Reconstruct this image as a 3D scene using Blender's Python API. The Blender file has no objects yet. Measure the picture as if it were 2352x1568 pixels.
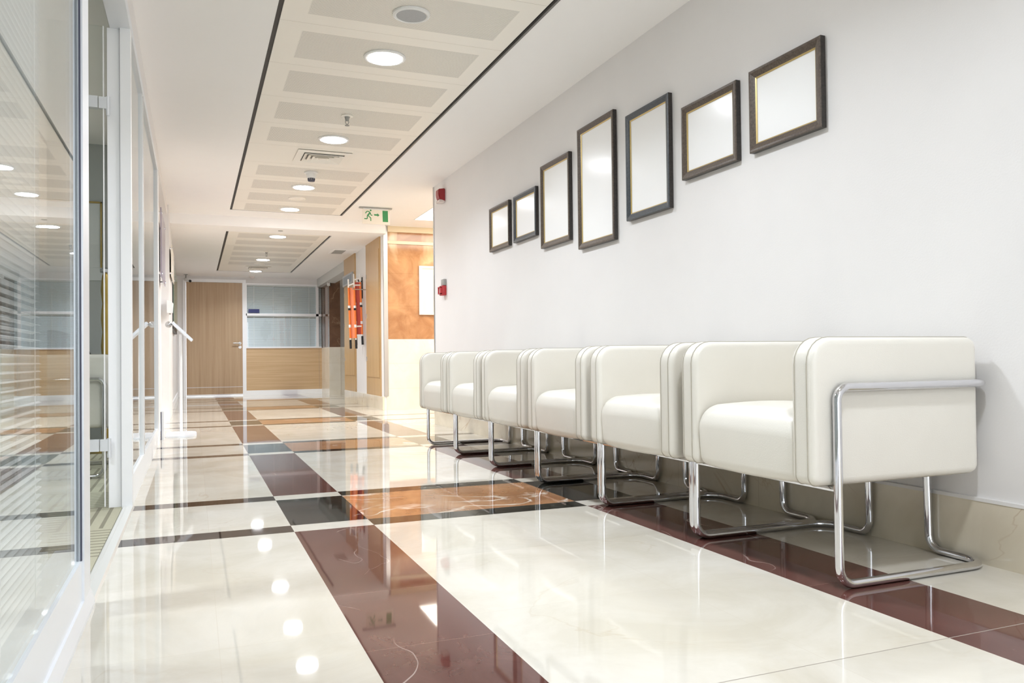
import bpy, bmesh, math, random
from mathutils import Vector, Matrix
random.seed(7)
S = bpy.context.scene
COL = S.collection
PI = math.pi

# ------------------------------------------------------------------ camera, world, exposure
FPX, YAW, PITCH, ROLL, CYP = 1824.28, 0.381116, 0.0144265, 0.0114574, 796.777
CAM_H = 0.65
cam_d = bpy.data.cameras.new('camera'); cam = bpy.data.objects.new('camera', cam_d); COL.objects.link(cam)
cam_d.sensor_width = 36.0; cam_d.lens = FPX * 36.0 / 2352.0
cam_d.shift_y = (CYP - 784.0) / 2352.0
cam_d.clip_start = 0.02; cam_d.clip_end = 100
fw = Vector((math.sin(YAW) * math.cos(PITCH), math.cos(YAW) * math.cos(PITCH), math.sin(PITCH)))
rt = Vector((math.cos(YAW), -math.sin(YAW), 0)); dn = fw.cross(rt)
r2 = math.cos(ROLL) * rt + math.sin(ROLL) * dn; d2 = -math.sin(ROLL) * rt + math.cos(ROLL) * dn
mw = Matrix((r2, -d2, -fw)).transposed().to_4x4(); mw.translation = (0, 0, CAM_H)
cam.matrix_world = mw
S.camera = cam

w = bpy.data.worlds.new('ambient_fill'); S.world = w; w.use_nodes = True
w.node_tree.nodes['Background'].inputs[0].default_value = (0.88, 0.94, 1.0, 1)
w.node_tree.nodes['Background'].inputs[1].default_value = 5.5  # bluish ambient fill, added to come in by the open corridor end

S.view_settings.view_transform = 'Standard'
S.view_settings.look = 'None'
S.view_settings.gamma = 1.0
S.view_settings.use_curve_mapping = False
S.view_settings.exposure = -0.24
cy = S.cycles
cy.max_bounces = 10; cy.diffuse_bounces = 6; cy.glossy_bounces = 6; cy.transmission_bounces = 6
cy.transparent_max_bounces = 24
cy.caustics_reflective = False; cy.caustics_refractive = False
cy.sample_clamp_indirect = 6.0
cy.use_denoising = True
cy.use_adaptive_sampling = True; cy.adaptive_threshold = 0.05

LAMP = 70.0           # downlight disc radiance
LAMP_W = 20.5         # watts thrown down by each downlight
LAMP_SPREAD = 142.0
SKYPANEL = 12.0       # luminous lobby ceiling

# ------------------------------------------------------------------ materials
def lin(r, g, b):
    f = lambda c: ((c / 255 + 0.055) / 1.055) ** 2.4 if c > 10 else c / 255 / 12.92
    return (f(r), f(g), f(b), 1)

def mat(name, col=(200, 200, 200), rough=0.5, metal=0.0, spec=0.5, noise=0.0, nscale=40, emit=None, bump=0.0, bscale=80, coat=0.0):
    m = bpy.data.materials.new(name); m.use_nodes = True
    nt = m.node_tree; b = nt.nodes['Principled BSDF']
    c = lin(*col)
    b.inputs['Base Color'].default_value = c
    b.inputs['Roughness'].default_value = rough
    b.inputs['Metallic'].default_value = metal
    b.inputs['Specular IOR Level'].default_value = spec
    b.inputs['Coat Weight'].default_value = coat
    if noise or bump:
        tc = nt.nodes.new('ShaderNodeTexCoord')
    if noise:
        n = nt.nodes.new('ShaderNodeTexNoise'); n.inputs['Scale'].default_value = nscale; n.inputs['Detail'].default_value = 4
        nt.links.new(tc.outputs['Object'], n.inputs['Vector'])
        r = nt.nodes.new('ShaderNodeValToRGB')
        r.color_ramp.elements[0].position = 0.3; r.color_ramp.elements[1].position = 0.7
        r.color_ramp.elements[0].color = [x * (1 - noise) for x in c[:3]] + [1]
        r.color_ramp.elements[1].color = [min(1, x * (1 + noise)) for x in c[:3]] + [1]
        nt.links.new(n.outputs['Fac'], r.inputs['Fac']); nt.links.new(r.outputs['Color'], b.inputs['Base Color'])
    if bump:
        n2 = nt.nodes.new('ShaderNodeTexNoise'); n2.inputs['Scale'].default_value = bscale; n2.inputs['Detail'].default_value = 3
        nt.links.new(tc.outputs['Object'], n2.inputs['Vector'])
        bp = nt.nodes.new('ShaderNodeBump'); bp.inputs['Strength'].default_value = bump; bp.inputs['Distance'].default_value = 0.01
        nt.links.new(n2.outputs['Fac'], bp.inputs['Height']); nt.links.new(bp.outputs['Normal'], b.inputs['Normal'])
    if emit:
        b.inputs['Emission Color'].default_value = (*emit[0], 1); b.inputs['Emission Strength'].default_value = emit[1]
    return m

def math_node(nt, op, a=None, b=None, c=None):
    n = nt.nodes.new('ShaderNodeMath'); n.operation = op
    for i, v in enumerate((a, b, c)):
        if v is None: continue
        if isinstance(v, (int, float)): n.inputs[i].default_value = v
        else: nt.links.new(v, n.inputs[i])
    return n.outputs[0]

def mix_col(nt, fac, a, b):
    n = nt.nodes.new('ShaderNodeMix'); n.data_type = 'RGBA'
    if isinstance(fac, (int, float)): n.inputs['Factor'].default_value = fac
    else: nt.links.new(fac, n.inputs['Factor'])
    for s, v in (('A', a), ('B', b)):
        k = [i for i in n.inputs if i.name == s and i.type == 'RGBA'][0]
        if isinstance(v, tuple): k.default_value = v
        else: nt.links.new(v, k)
    return [o for o in n.outputs if o.type == 'RGBA'][0]

def marble(name, base, cloud, vein, vw=0.012, vscale=1.6, cscale=2.5, rough=0.05, vamt=0.8, tile=None, joint=(190, 180, 165), tvar=0.0, bump=0.0, offs=(0, 0, 0), cloud_amt=1.0, aniso=(1, 1, 1), vdet=5, vdist=1.2):
    m = bpy.data.materials.new(name); m.use_nodes = True
    nt = m.node_tree; b = nt.nodes['Principled BSDF']
    tc = nt.nodes.new('ShaderNodeTexCoord'); mp = nt.nodes.new('ShaderNodeMapping')
    mp.inputs['Location'].default_value = offs; mp.inputs['Scale'].default_value = aniso
    nt.links.new(tc.outputs['Object'], mp.inputs['Vector'])
    n1 = nt.nodes.new('ShaderNodeTexNoise'); n1.inputs['Scale'].default_value = cscale; n1.inputs['Detail'].default_value = 8; n1.inputs['Roughness'].default_value = 0.62
    n1.inputs['Distortion'].default_value = 0.8
    nt.links.new(mp.outputs[0], n1.inputs['Vector'])
    r = nt.nodes.new('ShaderNodeValToRGB'); r.color_ramp.elements[0].position = 0.35; r.color_ramp.elements[1].position = 0.68
    r.color_ramp.elements[0].color = lin(*base)
    c0, c1 = lin(*base), lin(*cloud)
    r.color_ramp.elements[1].color = tuple(c0[i] + (c1[i] - c0[i]) * cloud_amt for i in range(3)) + (1,)
    nt.links.new(n1.outputs['Fac'], r.inputs['Fac'])
    n2 = nt.nodes.new('ShaderNodeTexNoise'); n2.inputs['Scale'].default_value = vscale; n2.inputs['Detail'].default_value = vdet; n2.inputs['Distortion'].default_value = vdist
    nt.links.new(mp.outputs[0], n2.inputs['Vector'])
    d = math_node(nt, 'ABSOLUTE', math_node(nt, 'SUBTRACT', n2.outputs['Fac'], 0.5))
    v = math_node(nt, 'SUBTRACT', 1.0, math_node(nt, 'DIVIDE', d, vw)); v = math_node(nt, 'MAXIMUM', v, 0.0)
    n3 = nt.nodes.new('ShaderNodeTexNoise'); n3.inputs['Scale'].default_value = vscale * 1.7; nt.links.new(mp.outputs[0], n3.inputs['Vector'])
    g = math_node(nt, 'MULTIPLY', math_node(nt, 'MAXIMUM', math_node(nt, 'SUBTRACT', n3.outputs['Fac'], 0.47), 0.0), 6.0)
    g = math_node(nt, 'MINIMUM', g, 1.0)
    v = math_node(nt, 'MULTIPLY', math_node(nt, 'MULTIPLY', v, g), vamt)
    col = mix_col(nt, v, r.outputs['Color'], lin(*vein))
    if tile:
        sep = nt.nodes.new('ShaderNodeSeparateXYZ'); nt.links.new(tc.outputs['Object'], sep.inputs[0])
        jo = None; cells = []
        for ax, (per, off, w_) in tile.items():
            t = math_node(nt, 'DIVIDE', math_node(nt, 'SUBTRACT', sep.outputs[ax], off), per)
            fr = math_node(nt, 'FRACT', t); cells.append(math_node(nt, 'FLOOR', t))
            dd = math_node(nt, 'MULTIPLY', math_node(nt, 'MINIMUM', fr, math_node(nt, 'SUBTRACT', 1.0, fr)), per)
            j = math_node(nt, 'LESS_THAN', dd, w_)
            jo = j if jo is None else math_node(nt, 'MAXIMUM', jo, j)
        if tvar:
            cmb = nt.nodes.new('ShaderNodeCombineXYZ')
            for i, cc in enumerate(cells): nt.links.new(cc, cmb.inputs[i])
            wn = nt.nodes.new('ShaderNodeTexWhiteNoise'); nt.links.new(cmb.outputs[0], wn.inputs['Vector'])
            k = math_node(nt, 'ADD', 1.0 - tvar, math_node(nt, 'MULTIPLY', wn.outputs['Value'], tvar))
            vm = nt.nodes.new('ShaderNodeVectorMath'); vm.operation = 'SCALE'
            nt.links.new(col, vm.inputs[0]); nt.links.new(k, vm.inputs['Scale']); col = vm.outputs[0]
        col = mix_col(nt, math_node(nt, 'MULTIPLY', jo, 0.4), col, lin(*joint))
    nt.links.new(col, b.inputs['Base Color'])
    b.inputs['Roughness'].default_value = rough
    if bump:
        n4 = nt.nodes.new('ShaderNodeTexNoise'); n4.inputs['Scale'].default_value = 5.0; n4.inputs['Detail'].default_value = 1
        nt.links.new(tc.outputs['Object'], n4.inputs['Vector'])
        bp = nt.nodes.new('ShaderNodeBump'); bp.inputs['Strength'].default_value = bump; bp.inputs['Distance'].default_value = 0.01
        nt.links.new(n4.outputs['Fac'], bp.inputs['Height']); nt.links.new(bp.outputs['Normal'], b.inputs['Normal'])
    return m

def wood(name, base, dark, grain='Z', rough=0.35):
    m = bpy.data.materials.new(name); m.use_nodes = True
    nt = m.node_tree; b = nt.nodes['Principled BSDF']
    tc = nt.nodes.new('ShaderNodeTexCoord'); mp = nt.nodes.new('ShaderNodeMapping')
    sc = {'Z': (30, 30, 0.8), 'X': (0.8, 30, 30), 'Y': (30, 0.8, 30)}[grain]
    mp.inputs['Scale'].default_value = sc
    nt.links.new(tc.outputs['Object'], mp.inputs['Vector'])
    n = nt.nodes.new('ShaderNodeTexNoise'); n.inputs['Scale'].default_value = 1.0; n.inputs['Detail'].default_value = 6; n.inputs['Roughness'].default_value = 0.6
    nt.links.new(mp.outputs[0], n.inputs['Vector'])
    r = nt.nodes.new('ShaderNodeValToRGB'); r.color_ramp.elements[0].position = 0.3; r.color_ramp.elements[1].position = 0.7
    r.color_ramp.elements[0].color = lin(*dark); r.color_ramp.elements[1].color = lin(*base)
    nt.links.new(n.outputs['Fac'], r.inputs['Fac']); nt.links.new(r.outputs['Color'], b.inputs['Base Color'])
    b.inputs['Roughness'].default_value = rough
    return m

def glass(name, tint=(0.97, 0.985, 0.98), f0=0.04):
    """thin architectural pane: Schlick mix of clear transmission and mirror reflection"""
    m = bpy.data.materials.new(name); m.use_nodes = True
    nt = m.node_tree; nt.nodes.remove(nt.nodes['Principled BSDF'])
    out = nt.nodes['Material Output']
    geo = nt.nodes.new('ShaderNodeNewGeometry')
    vm = nt.nodes.new('ShaderNodeVectorMath'); vm.operation = 'DOT_PRODUCT'
    nt.links.new(geo.outputs['Normal'], vm.inputs[0]); nt.links.new(geo.outputs['Incoming'], vm.inputs[1])
    c = math_node(nt, 'ABSOLUTE', vm.outputs['Value'])
    p = math_node(nt, 'POWER', math_node(nt, 'SUBTRACT', 1.0, c), 5.0)
    f = math_node(nt, 'ADD', f0, math_node(nt, 'MULTIPLY', p, 1.0 - f0))
    tr = nt.nodes.new('ShaderNodeBsdfTransparent'); tr.inputs[0].default_value = (*tint, 1)
    gl = nt.nodes.new('ShaderNodeBsdfGlossy'); gl.inputs['Roughness'].default_value = 0.0
    gl.inputs[0].default_value = (0.95, 0.97, 0.98, 1)
    mx = nt.nodes.new('ShaderNodeMixShader')
    nt.links.new(f, mx.inputs[0]); nt.links.new(tr.outputs[0], mx.inputs[1]); nt.links.new(gl.outputs[0], mx.inputs[2])
    nt.links.new(mx.outputs[0], out.inputs['Surface'])
    return m

def perforated(name, col, hole, pitch=0.0065):
    m = bpy.data.materials.new(name); m.use_nodes = True
    nt = m.node_tree; b = nt.nodes['Principled BSDF']
    tc = nt.nodes.new('ShaderNodeTexCoord'); sep = nt.nodes.new('ShaderNodeSeparateXYZ')
    nt.links.new(tc.outputs['Object'], sep.inputs[0])
    d = []
    for ax in ('X', 'Y'):
        fr = math_node(nt, 'SUBTRACT', math_node(nt, 'FRACT', math_node(nt, 'DIVIDE', sep.outputs[ax], pitch)), 0.5)
        d.append(math_node(nt, 'MULTIPLY', fr, fr))
    k = math_node(nt, 'LESS_THAN', math_node(nt, 'ADD', d[0], d[1]), 0.085)
    nt.links.new(mix_col(nt, k, lin(*col), lin(*hole)), b.inputs['Base Color'])
    b.inputs['Roughness'].default_value = 0.45
    return m

def striped(name, a, b_, per=0.05):
    m = bpy.data.materials.new(name); m.use_nodes = True
    nt = m.node_tree; b = nt.nodes['Principled BSDF']
    tc = nt.nodes.new('ShaderNodeTexCoord'); sep = nt.nodes.new('ShaderNodeSeparateXYZ'); nt.links.new(tc.outputs['Object'], sep.inputs[0])
    n = nt.nodes.new('ShaderNodeTexNoise'); n.inputs['Scale'].default_value = 120; nt.links.new(tc.outputs['Object'], n.inputs['Vector'])
    chk = nt.nodes.new('ShaderNodeTexChecker'); chk.inputs['Scale'].default_value = 2.0; nt.links.new(tc.outputs['Object'], chk.inputs['Vector'])
    fx = math_node(nt, 'LESS_THAN', math_node(nt, 'FRACT', math_node(nt, 'DIVIDE', sep.outputs['X'], per)), 0.3)
    fy = math_node(nt, 'LESS_THAN', math_node(nt, 'FRACT', math_node(nt, 'DIVIDE', sep.outputs['Y'], per)), 0.3)
    mx = nt.nodes.new('ShaderNodeMix'); nt.links.new(chk.outputs['Fac'], mx.inputs[0]); nt.links.new(fx, mx.inputs[2]); nt.links.new(fy, mx.inputs[3])
    c = mix_col(nt, mx.outputs[0], lin(*a), lin(*b_))
    c = mix_col(nt, math_node(nt, 'MULTIPLY', n.outputs['Fac'], 0.25), c, lin(*b_))
    nt.links.new(c, b.inputs['Base Color']); b.inputs['Roughness'].default_value = 0.95
    return m

M = {}
M['wall'] = mat('white wall paint', (234, 232, 231), 0.55, noise=0.012, nscale=3, bump=0.04, bscale=150)
M['wall_grey'] = mat('grey wall paint', (205, 205, 202), 0.6)
M['ceil'] = mat('ceiling paint', (250, 249, 248), 0.7, noise=0.01, nscale=4)
M['panel'] = mat('cream metal tile', (249, 245, 236), 0.4)
M['perf'] = perforated('perforated metal', (246, 242, 233), (156, 153, 146))
M['vent_back'] = mat('vent backing', (150, 147, 140), 0.6)
M['joint_cream'] = mat('tile joint', (206, 200, 188), 0.5)
M['groove'] = mat('dark gap profile', (38, 36, 36), 0.5)
M['groove_edge'] = mat('grey gap profile', (120, 118, 114), 0.45)
TJ = {'X': (0.312, 0.04, 0.0009), 'Y': (0.6, 3.125, 0.0009)}
M['cream'] = marble('cream marble', (206, 199, 184), (224, 219, 209), (190, 172, 146), 0.006, 1.1, 2.2, 0.035, 0.35, tile={'X': (0.6, 0.05, 0.0010), 'Y': (0.6, 3.126, 0.0010)}, joint=(200, 190, 174), tvar=0.075, bump=0.012)
M['red'] = marble('red brown marble', (92, 57, 51), (106, 69, 62), (208, 190, 182), 0.0035, 1.5, 6, 0.035, 0.8, vdet=2.5, vdist=0.2, aniso=(1.6, 1, 1), tile={'Y': (0.45, 3.126, 0.0012)}, joint=(150, 120, 108), tvar=0.08, bump=0.012)
M['black'] = marble('black green marble', (26, 26, 25), (46, 47, 42), (205, 205, 195), 0.006, 1.8, 5, 0.035, 0.7, tile={'X': (0.4, 0.05, 0.0008)}, joint=(95, 92, 85), bump=0.012, offs=(4, 1, 0))
M['darkbrown'] = marble('dark brown marble', (44, 32, 28), (66, 50, 42), (180, 160, 140), 0.005, 2.2, 6, 0.035, 0.5, bump=0.012, offs=(2, 7, 0))
M['brown'] = marble('brown marble', (150, 104, 70), (186, 138, 98), (244, 236, 222), 0.024, 1.5, 3.2, 0.035, 0.95, bump=0.012, offs=(1.3, 0.4, 0))
M['grout'] = mat('floor expansion joint', (150, 142, 132), 0.5)
M['skirt'] = marble('cream stone skirting', (212, 202, 182), (226, 217, 198), (160, 122, 76), 0.008, 1.6, 2.5, 0.12, 0.6, tile={'Y': (0.61, 0.35, 0.001)}, joint=(150, 138, 118))
M['orange_marble'] = marble('orange marble', (162, 112, 72), (198, 150, 104), (236, 210, 172), 0.05, 0.9, 3.4, 0.1, 0.7, tile={'Z': (0.426, 0.93, 0.0016)}, joint=(120, 72, 34), offs=(3, 0, 1))
M['cream_stone'] = marble('cream wall stone', (228, 220, 202), (238, 232, 218), (208, 190, 160), 0.006, 1.2, 2, 0.12, 0.3, tile={'Z': (0.326, 0.93, 0.0016)}, joint=(178, 156, 120))
M['cornice'] = mat('stone cornice with painted light', (238, 222, 190), 0.4)  # cream tone carries the lit lines along the cornice
M['dark_marble'] = marble('dark emperador marble', (100, 72, 54), (124, 92, 70), (164, 136, 108), 0.014, 1.6, 4, 0.06, 0.6, offs=(0, 3, 5))
M['alu'] = mat('satin aluminium', (232, 235, 240), 0.34, metal=0.25, spec=0.5)
M['alu_white'] = mat('white coated frame', (250, 251, 253), 0.35, metal=0.0)
M['alu_dark'] = mat('dark gasket', (70, 72, 92), 0.4)
M['steel'] = mat('brushed steel', (196, 196, 196), 0.28, metal=1.0)
M['mirror_steel'] = mat('polished steel cladding', (190, 188, 184), 0.06, metal=0.9)
M['chrome'] = mat('chrome tube', (222, 222, 226), 0.06, metal=1.0)
M['leather'] = mat('cream leather', (227, 223, 214), 0.34, spec=0.5, noise=0.012, nscale=8, bump=0.05, bscale=260)
M['piping'] = mat('leather seam', (176, 170, 156), 0.55)
M['under'] = mat('seat underside', (60, 58, 54), 0.8)
M['frame_brown'] = mat('bronze brown moulding', (86, 74, 64), 0.34, noise=0.4, nscale=120, spec=0.6)
M['frame_blue'] = mat('blue black moulding', (66, 72, 78), 0.32, noise=0.3, nscale=120, spec=0.6)
M['frame_side'] = mat('black moulding edge', (50, 45, 42), 0.35, noise=0.4, nscale=120)
M['gold'] = mat('gold liner', (206, 182, 124), 0.35, metal=0.6)
M['canvas'] = mat('blank white print', (253, 254, 255), 0.18, spec=0.3)
M['white_plastic'] = mat('white plastic', (236, 236, 234), 0.4)
M['grey_plastic'] = mat('grey plastic', (160, 160, 156), 0.45)
M['black_plastic'] = mat('black plastic', (28, 28, 28), 0.4)
M['speaker'] = mat('speaker mesh', (176, 178, 180), 0.6, noise=0.25, nscale=900)
M['red_plastic'] = mat('red alarm plastic', (150, 34, 40), 0.35)
M['call_red'] = mat('red call point plastic', (190, 52, 58), 0.4)
M['clear_plastic'] = mat('frosted lens', (226, 214, 210), 0.25)
M['green'] = mat('sign green', (66, 150, 92), 0.5)
M['acrylic'] = mat('sign acrylic', (244, 236, 222), 0.3)
M['wood_v'] = wood('veneer vertical', (192, 164, 132), (174, 145, 112), 'Z')
M['wood_h'] = wood('veneer horizontal', (216, 186, 146), (196, 162, 120), 'X')
M['wood_door'] = wood('yellow veneer', (198, 166, 120), (182, 148, 102), 'Z')
M['glass'] = glass('clear glass')
M['slat'] = mat('blind slat', (246, 247, 248), 0.4, metal=0.0)
M['slat_back'] = mat('blue grey blind slat', (236, 244, 250), 0.4)
M['cord'] = mat('blind cord', (244, 246, 248), 0.6)
M['carpet'] = striped('striped carpet', (176, 172, 150), (130, 126, 108))
M['orange'] = mat('orange fabric', (238, 128, 58), 0.45, noise=0.04, nscale=20)
M['orange_shaded'] = mat('shaded orange fabric', (176, 66, 52), 0.45)  # shade on the rear stretcher put into its sheet colour
M['blue_sign'] = mat('blue sign', (42, 50, 110), 0.4)
M['board'] = mat('pale cork board', (244, 230, 202), 0.8, noise=0.04, nscale=200)
M['board_frame'] = mat('white board frame', (244, 240, 232), 0.35)
M['poster'] = mat('purple grey poster', (150, 140, 160), 0.2)
M['poster_dark'] = mat('picture front', (150, 170, 150), 0.15)
M['paper'] = mat('paper', (222, 226, 228), 0.7)
M['orange_pale'] = mat('pale orange sheet', (232, 138, 96), 0.35)
M['holder'] = mat('grey notice frame', (176, 178, 180), 0.5)
M['notice'] = mat('blue grey notice', (128, 138, 146), 0.4)
M['wallpaper'] = mat('pale room wall', (186, 190, 190), 0.7)
M['bronze'] = mat('gold turned pole', (172, 146, 70), 0.35, metal=0.4)
M['pattern'] = mat('dark patterned fabric', (60, 58, 56), 0.8, noise=0.7, nscale=30)
M['floor_metal'] = mat('threshold metal', (226, 226, 222), 0.3, metal=0.3)
def lampmat(name, col, s):
    m = bpy.data.materials.new(name); m.use_nodes = True
    b = m.node_tree.nodes['Principled BSDF']
    b.inputs['Base Color'].default_value = (0.9, 0.9, 0.9, 1)
    b.inputs['Emission Color'].default_value = (*col, 1); b.inputs['Emission Strength'].default_value = s
    return m
M['lamp'] = lampmat('downlight diffuser', (0.93, 0.95, 1.0), LAMP)
M['lamp_warm'] = lampmat('luminous ceiling', (1.0, 0.925, 0.81), SKYPANEL)

# ------------------------------------------------------------------ mesh helpers
WL = {}
def nb(): return bmesh.new()

def box(bm, x0, x1, y0, y1, z0, z1, mi=0):
    vs = [bm.verts.new(p) for p in ((x0, y0, z0), (x1, y0, z0), (x1, y1, z0), (x0, y1, z0), (x0, y0, z1), (x1, y0, z1), (x1, y1, z1), (x0, y1, z1))]
    for f in ((0, 3, 2, 1), (4, 5, 6, 7), (0, 1, 5, 4), (1, 2, 6, 5), (2, 3, 7, 6), (3, 0, 4, 7)):
        fc = bm.faces.new([vs[i] for i in f]); fc.material_index = mi
    return bm

def rbox(bm, x0, x1, y0, y1, z0, z1, r, seg=3):
    t = bmesh.new(); box(t, x0, x1, y0, y1, z0, z1)
    bmesh.ops.bevel(t, geom=t.edges[:], offset=r, segments=seg, profile=0.5, affect='EDGES')
    return merge(bm, t)

def merge(bm, t):
    me = bpy.data.meshes.new('tmp'); t.to_mesh(me); t.free(); bm.from_mesh(me); bpy.data.meshes.remove(me)
    return bm

def frame_of(d):
    d = d.normalized(); a = Vector((0, 0, 1)) if abs(d.z) < 0.9 else Vector((1, 0, 0))
    u = d.cross(a).normalized(); return u, d.cross(u).normalized()

def tube(bm, pts, r, seg=12, cap=True, closed=False):
    pts = [Vector(p) for p in pts]; n = len(pts); rings = []
    u = None
    for i, p in enumerate(pts):
        if closed: d = (pts[(i + 1) % n] - pts[i - 1])
        else: d = pts[min(i + 1, n - 1)] - pts[max(i - 1, 0)]
        d.normalize()
        if u is None: u, v = frame_of(d)
        else:
            u = (u - d * u.dot(d)).normalized(); v = d.cross(u)
        rr = r[i] if isinstance(r, (list, tuple)) else r
        rings.append([bm.verts.new(p + (u * math.cos(2 * PI * k / seg) + v * math.sin(2 * PI * k / seg)) * rr) for k in range(seg)])
    m = n if closed else n - 1
    for i in range(m):
        a, b = rings[i], rings[(i + 1) % n]
        for k in range(seg):
            bm.faces.new((a[k], a[(k + 1) % seg], b[(k + 1) % seg], b[k]))
    if cap and not closed:
        bm.faces.new(list(reversed(rings[0]))); bm.faces.new(rings[-1])
    return bm

def fillet(pts, rad, n=8):
    """polyline with rounded corners"""
    pts = [Vector(p) for p in pts]; out = [pts[0]]
    for i in range(1, len(pts) - 1):
        p0, p, p1 = pts[i - 1], pts[i], pts[i + 1]
        rr = rad[i - 1] if isinstance(rad, (list, tuple)) else rad
        a = (p0 - p).normalized(); b = (p1 - p).normalized()
        ang = a.angle(b); t = rr / math.tan(ang / 2)
        s, e = p + a * t, p + b * t
        c = p + (a + b).normalized() * (rr / math.sin(ang / 2))
        va, vb = s - c, e - c; tot = va.angle(vb); ax = va.cross(vb).normalized()
        for k in range(n + 1):
            out.append(c + Matrix.Rotation(tot * k / n, 3, ax) @ va)
    out.append(pts[-1]); return out

def lathe(bm, prof, c, seg=32, axis='Z'):
    """prof: (radius, height) pairs revolved about a vertical axis through c"""
    c = Vector(c); rings = []
    for (r, h) in prof:
        ring = []
        for k in range(seg):
            a = 2 * PI * k / seg
            p = {'Z': Vector((r * math.cos(a), r * math.sin(a), h)), 'X': Vector((h, r * math.cos(a), r * math.sin(a))), 'Y': Vector((r * math.cos(a), h, r * math.sin(a)))}[axis]
            ring.append(bm.verts.new(c + p))
        rings.append(ring)
    for i in range(len(rings) - 1):
        for k in range(seg):
            bm.faces.new((rings[i][k], rings[i][(k + 1) % seg], rings[i + 1][(k + 1) % seg], rings[i + 1][k]))
    bm.faces.new(list(reversed(rings[0]))); bm.faces.new(rings[-1])
    bmesh.ops.recalc_face_normals(bm, faces=bm.faces[:])
    return bm

def prism(bm, poly, axis, a, b):
    """polygon in the plane normal to axis, from a to b on that axis"""
    def P(q, t):
        return {'X': (t, q[0], q[1]), 'Y': (q[0], t, q[1]), 'Z': (q[0], q[1], t)}[axis]
    f = [bm.verts.new(P(q, a)) for q in poly]; g = [bm.verts.new(P(q, b)) for q in poly]
    n = len(poly)
    bm.faces.new(f); bm.faces.new(list(reversed(g)))
    for i in range(n): bm.faces.new((f[i], g[i], g[(i + 1) % n], f[(i + 1) % n]))
    bmesh.ops.recalc_face_normals(bm, faces=bm.faces[:])
    return bm

def obj(name, bm, m, parent=None, smooth=False, loc=None):
    me = bpy.data.meshes.new(name)
    off = Vector((0, 0, 0))
    if parent is not None: off = WL.get(parent.name, Vector((0, 0, 0)))
    elif loc is not None: off = Vector(loc)
    if off.length: bmesh.ops.translate(bm, verts=bm.verts[:], vec=-off)
    bm.to_mesh(me); bm.free()
    for x in (m if isinstance(m, (list, tuple)) else [m]): me.materials.append(x)
    if smooth:
        for p in me.polygons: p.use_smooth = True
        me.set_sharp_from_angle(angle=math.radians(38))
    o = bpy.data.objects.new(name, me); COL.objects.link(o)
    if parent is not None: o.parent = parent; WL[o.name] = off
    else: o.location = off; WL[o.name] = off
    return o

def tag(o, label=None, cat=None, group=None, kind=None):
    if label: o['label'] = label
    if cat: o['category'] = cat
    if group: o['group'] = group
    if kind: o['kind'] = kind
    return o

def thing(name, label, cat, loc=(0, 0, 0), group=None, kind=None):
    o = bpy.data.objects.new(name, None); COL.objects.link(o); o.location = loc
    o.empty_display_size = 0.1
    WL[o.name] = Vector(loc)
    return tag(o, label, cat, group, kind)

def struct(name, bm, m, label, cat, smooth=False):
    o = obj(name, bm, m, smooth=smooth); return tag(o, label, cat, kind='structure')

def B(*a): return box(nb(), *a)

def dup(root, loc=None, rotz=None, label=None):
    r = root.copy(); COL.objects.link(r)
    if loc is not None: r.location = loc
    if rotz is not None: r.rotation_euler = (0, 0, rotz)
    if label: r['label'] = label
    for ch in list(root.children):
        c = ch.copy(); COL.objects.link(c); c.parent = r
        for g in list(ch.children):
            d = g.copy(); COL.objects.link(d); d.parent = c
    return r

# ------------------------------------------------------------------ main dimensions
XL, XW = -0.26, 2.266
HC, HF = 2.395, 2.276         # near and far ceiling
YE = 7.75                     # end of the right wall
YS = 10.06                    # ceiling step
YM = 10.2                     # marble wall
YB = 16.15                    # back wall
XF = 2.29                     # far right wall
Y0 = -5.0

# ------------------------------------------------------------------ floor
def build_floor():
    per = 2.664; y_first = 3.126 - 4 * per
    ys = [Y0]; kinds = []
    ycuts = []
    ycuts.append((Y0, 1.3245, 'o')); ycuts.append((1.3245, 1.3275, 'j')); ycuts.append((1.3275, 3.126, 'o'))
    for n in range(4, 10):
        b0 = y_first + n * per
        ycuts += [(b0, b0 + .125, 's'), (b0 + .125, b0 + .74, 'm'), (b0 + .74, b0 + .865, 's'), (b0 + .865, b0 + per, 'o')]
    xb = [(-.30, .352, 'side'), (.352, .657, 'red'), (.657, 1.60, 'mid'), (1.60, 1.907, 'red'), (1.907, 2.85, 'side'), (2.85, 3.155, 'red'), (3.155, 4.1, 'mid'), (4.1, 4.41, 'red'), (4.41, 7.2, 'side')]
    tab = {('side', 's'): 3, ('side', 'm'): 0, ('side', 'o'): 0, ('red', 's'): 0, ('red', 'm'): 2, ('red', 'o'): 1, ('mid', 's'): 2, ('mid', 'm'): 4, ('mid', 'o'): 0, ('side', 'j'): 5, ('red', 'j'): 5, ('mid', 'j'): 5}
    bm = nb()
    for (x0, x1, kx) in xb:
        for (a, b, ky) in ycuts:
            a, b = max(a, Y0), min(b, 17.0)
            if b <= a: continue
            f = bm.faces.new([bm.verts.new(p) for p in ((x0, a, 0), (x1, a, 0), (x1, b, 0), (x0, b, 0))])
            f.material_index = tab[(kx, ky)]
    bmesh.ops.remove_doubles(bm, verts=bm.verts[:], dist=1e-5)
    ext = bmesh.ops.extrude_face_region(bm, geom=bm.faces[:])
    vs = [v for v in ext['geom'] if isinstance(v, bmesh.types.BMVert)]
    bmesh.ops.translate(bm, verts=vs, vec=(0, 0, -0.05))
    bmesh.ops.recalc_face_normals(bm, faces=bm.faces[:])
    struct('floor', bm, [M['cream'], M['red'], M['black'], M['darkbrown'], M['brown'], M['grout']], 'polished marble corridor floor in cream, red brown and black bands', 'floor')
build_floor()
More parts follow.
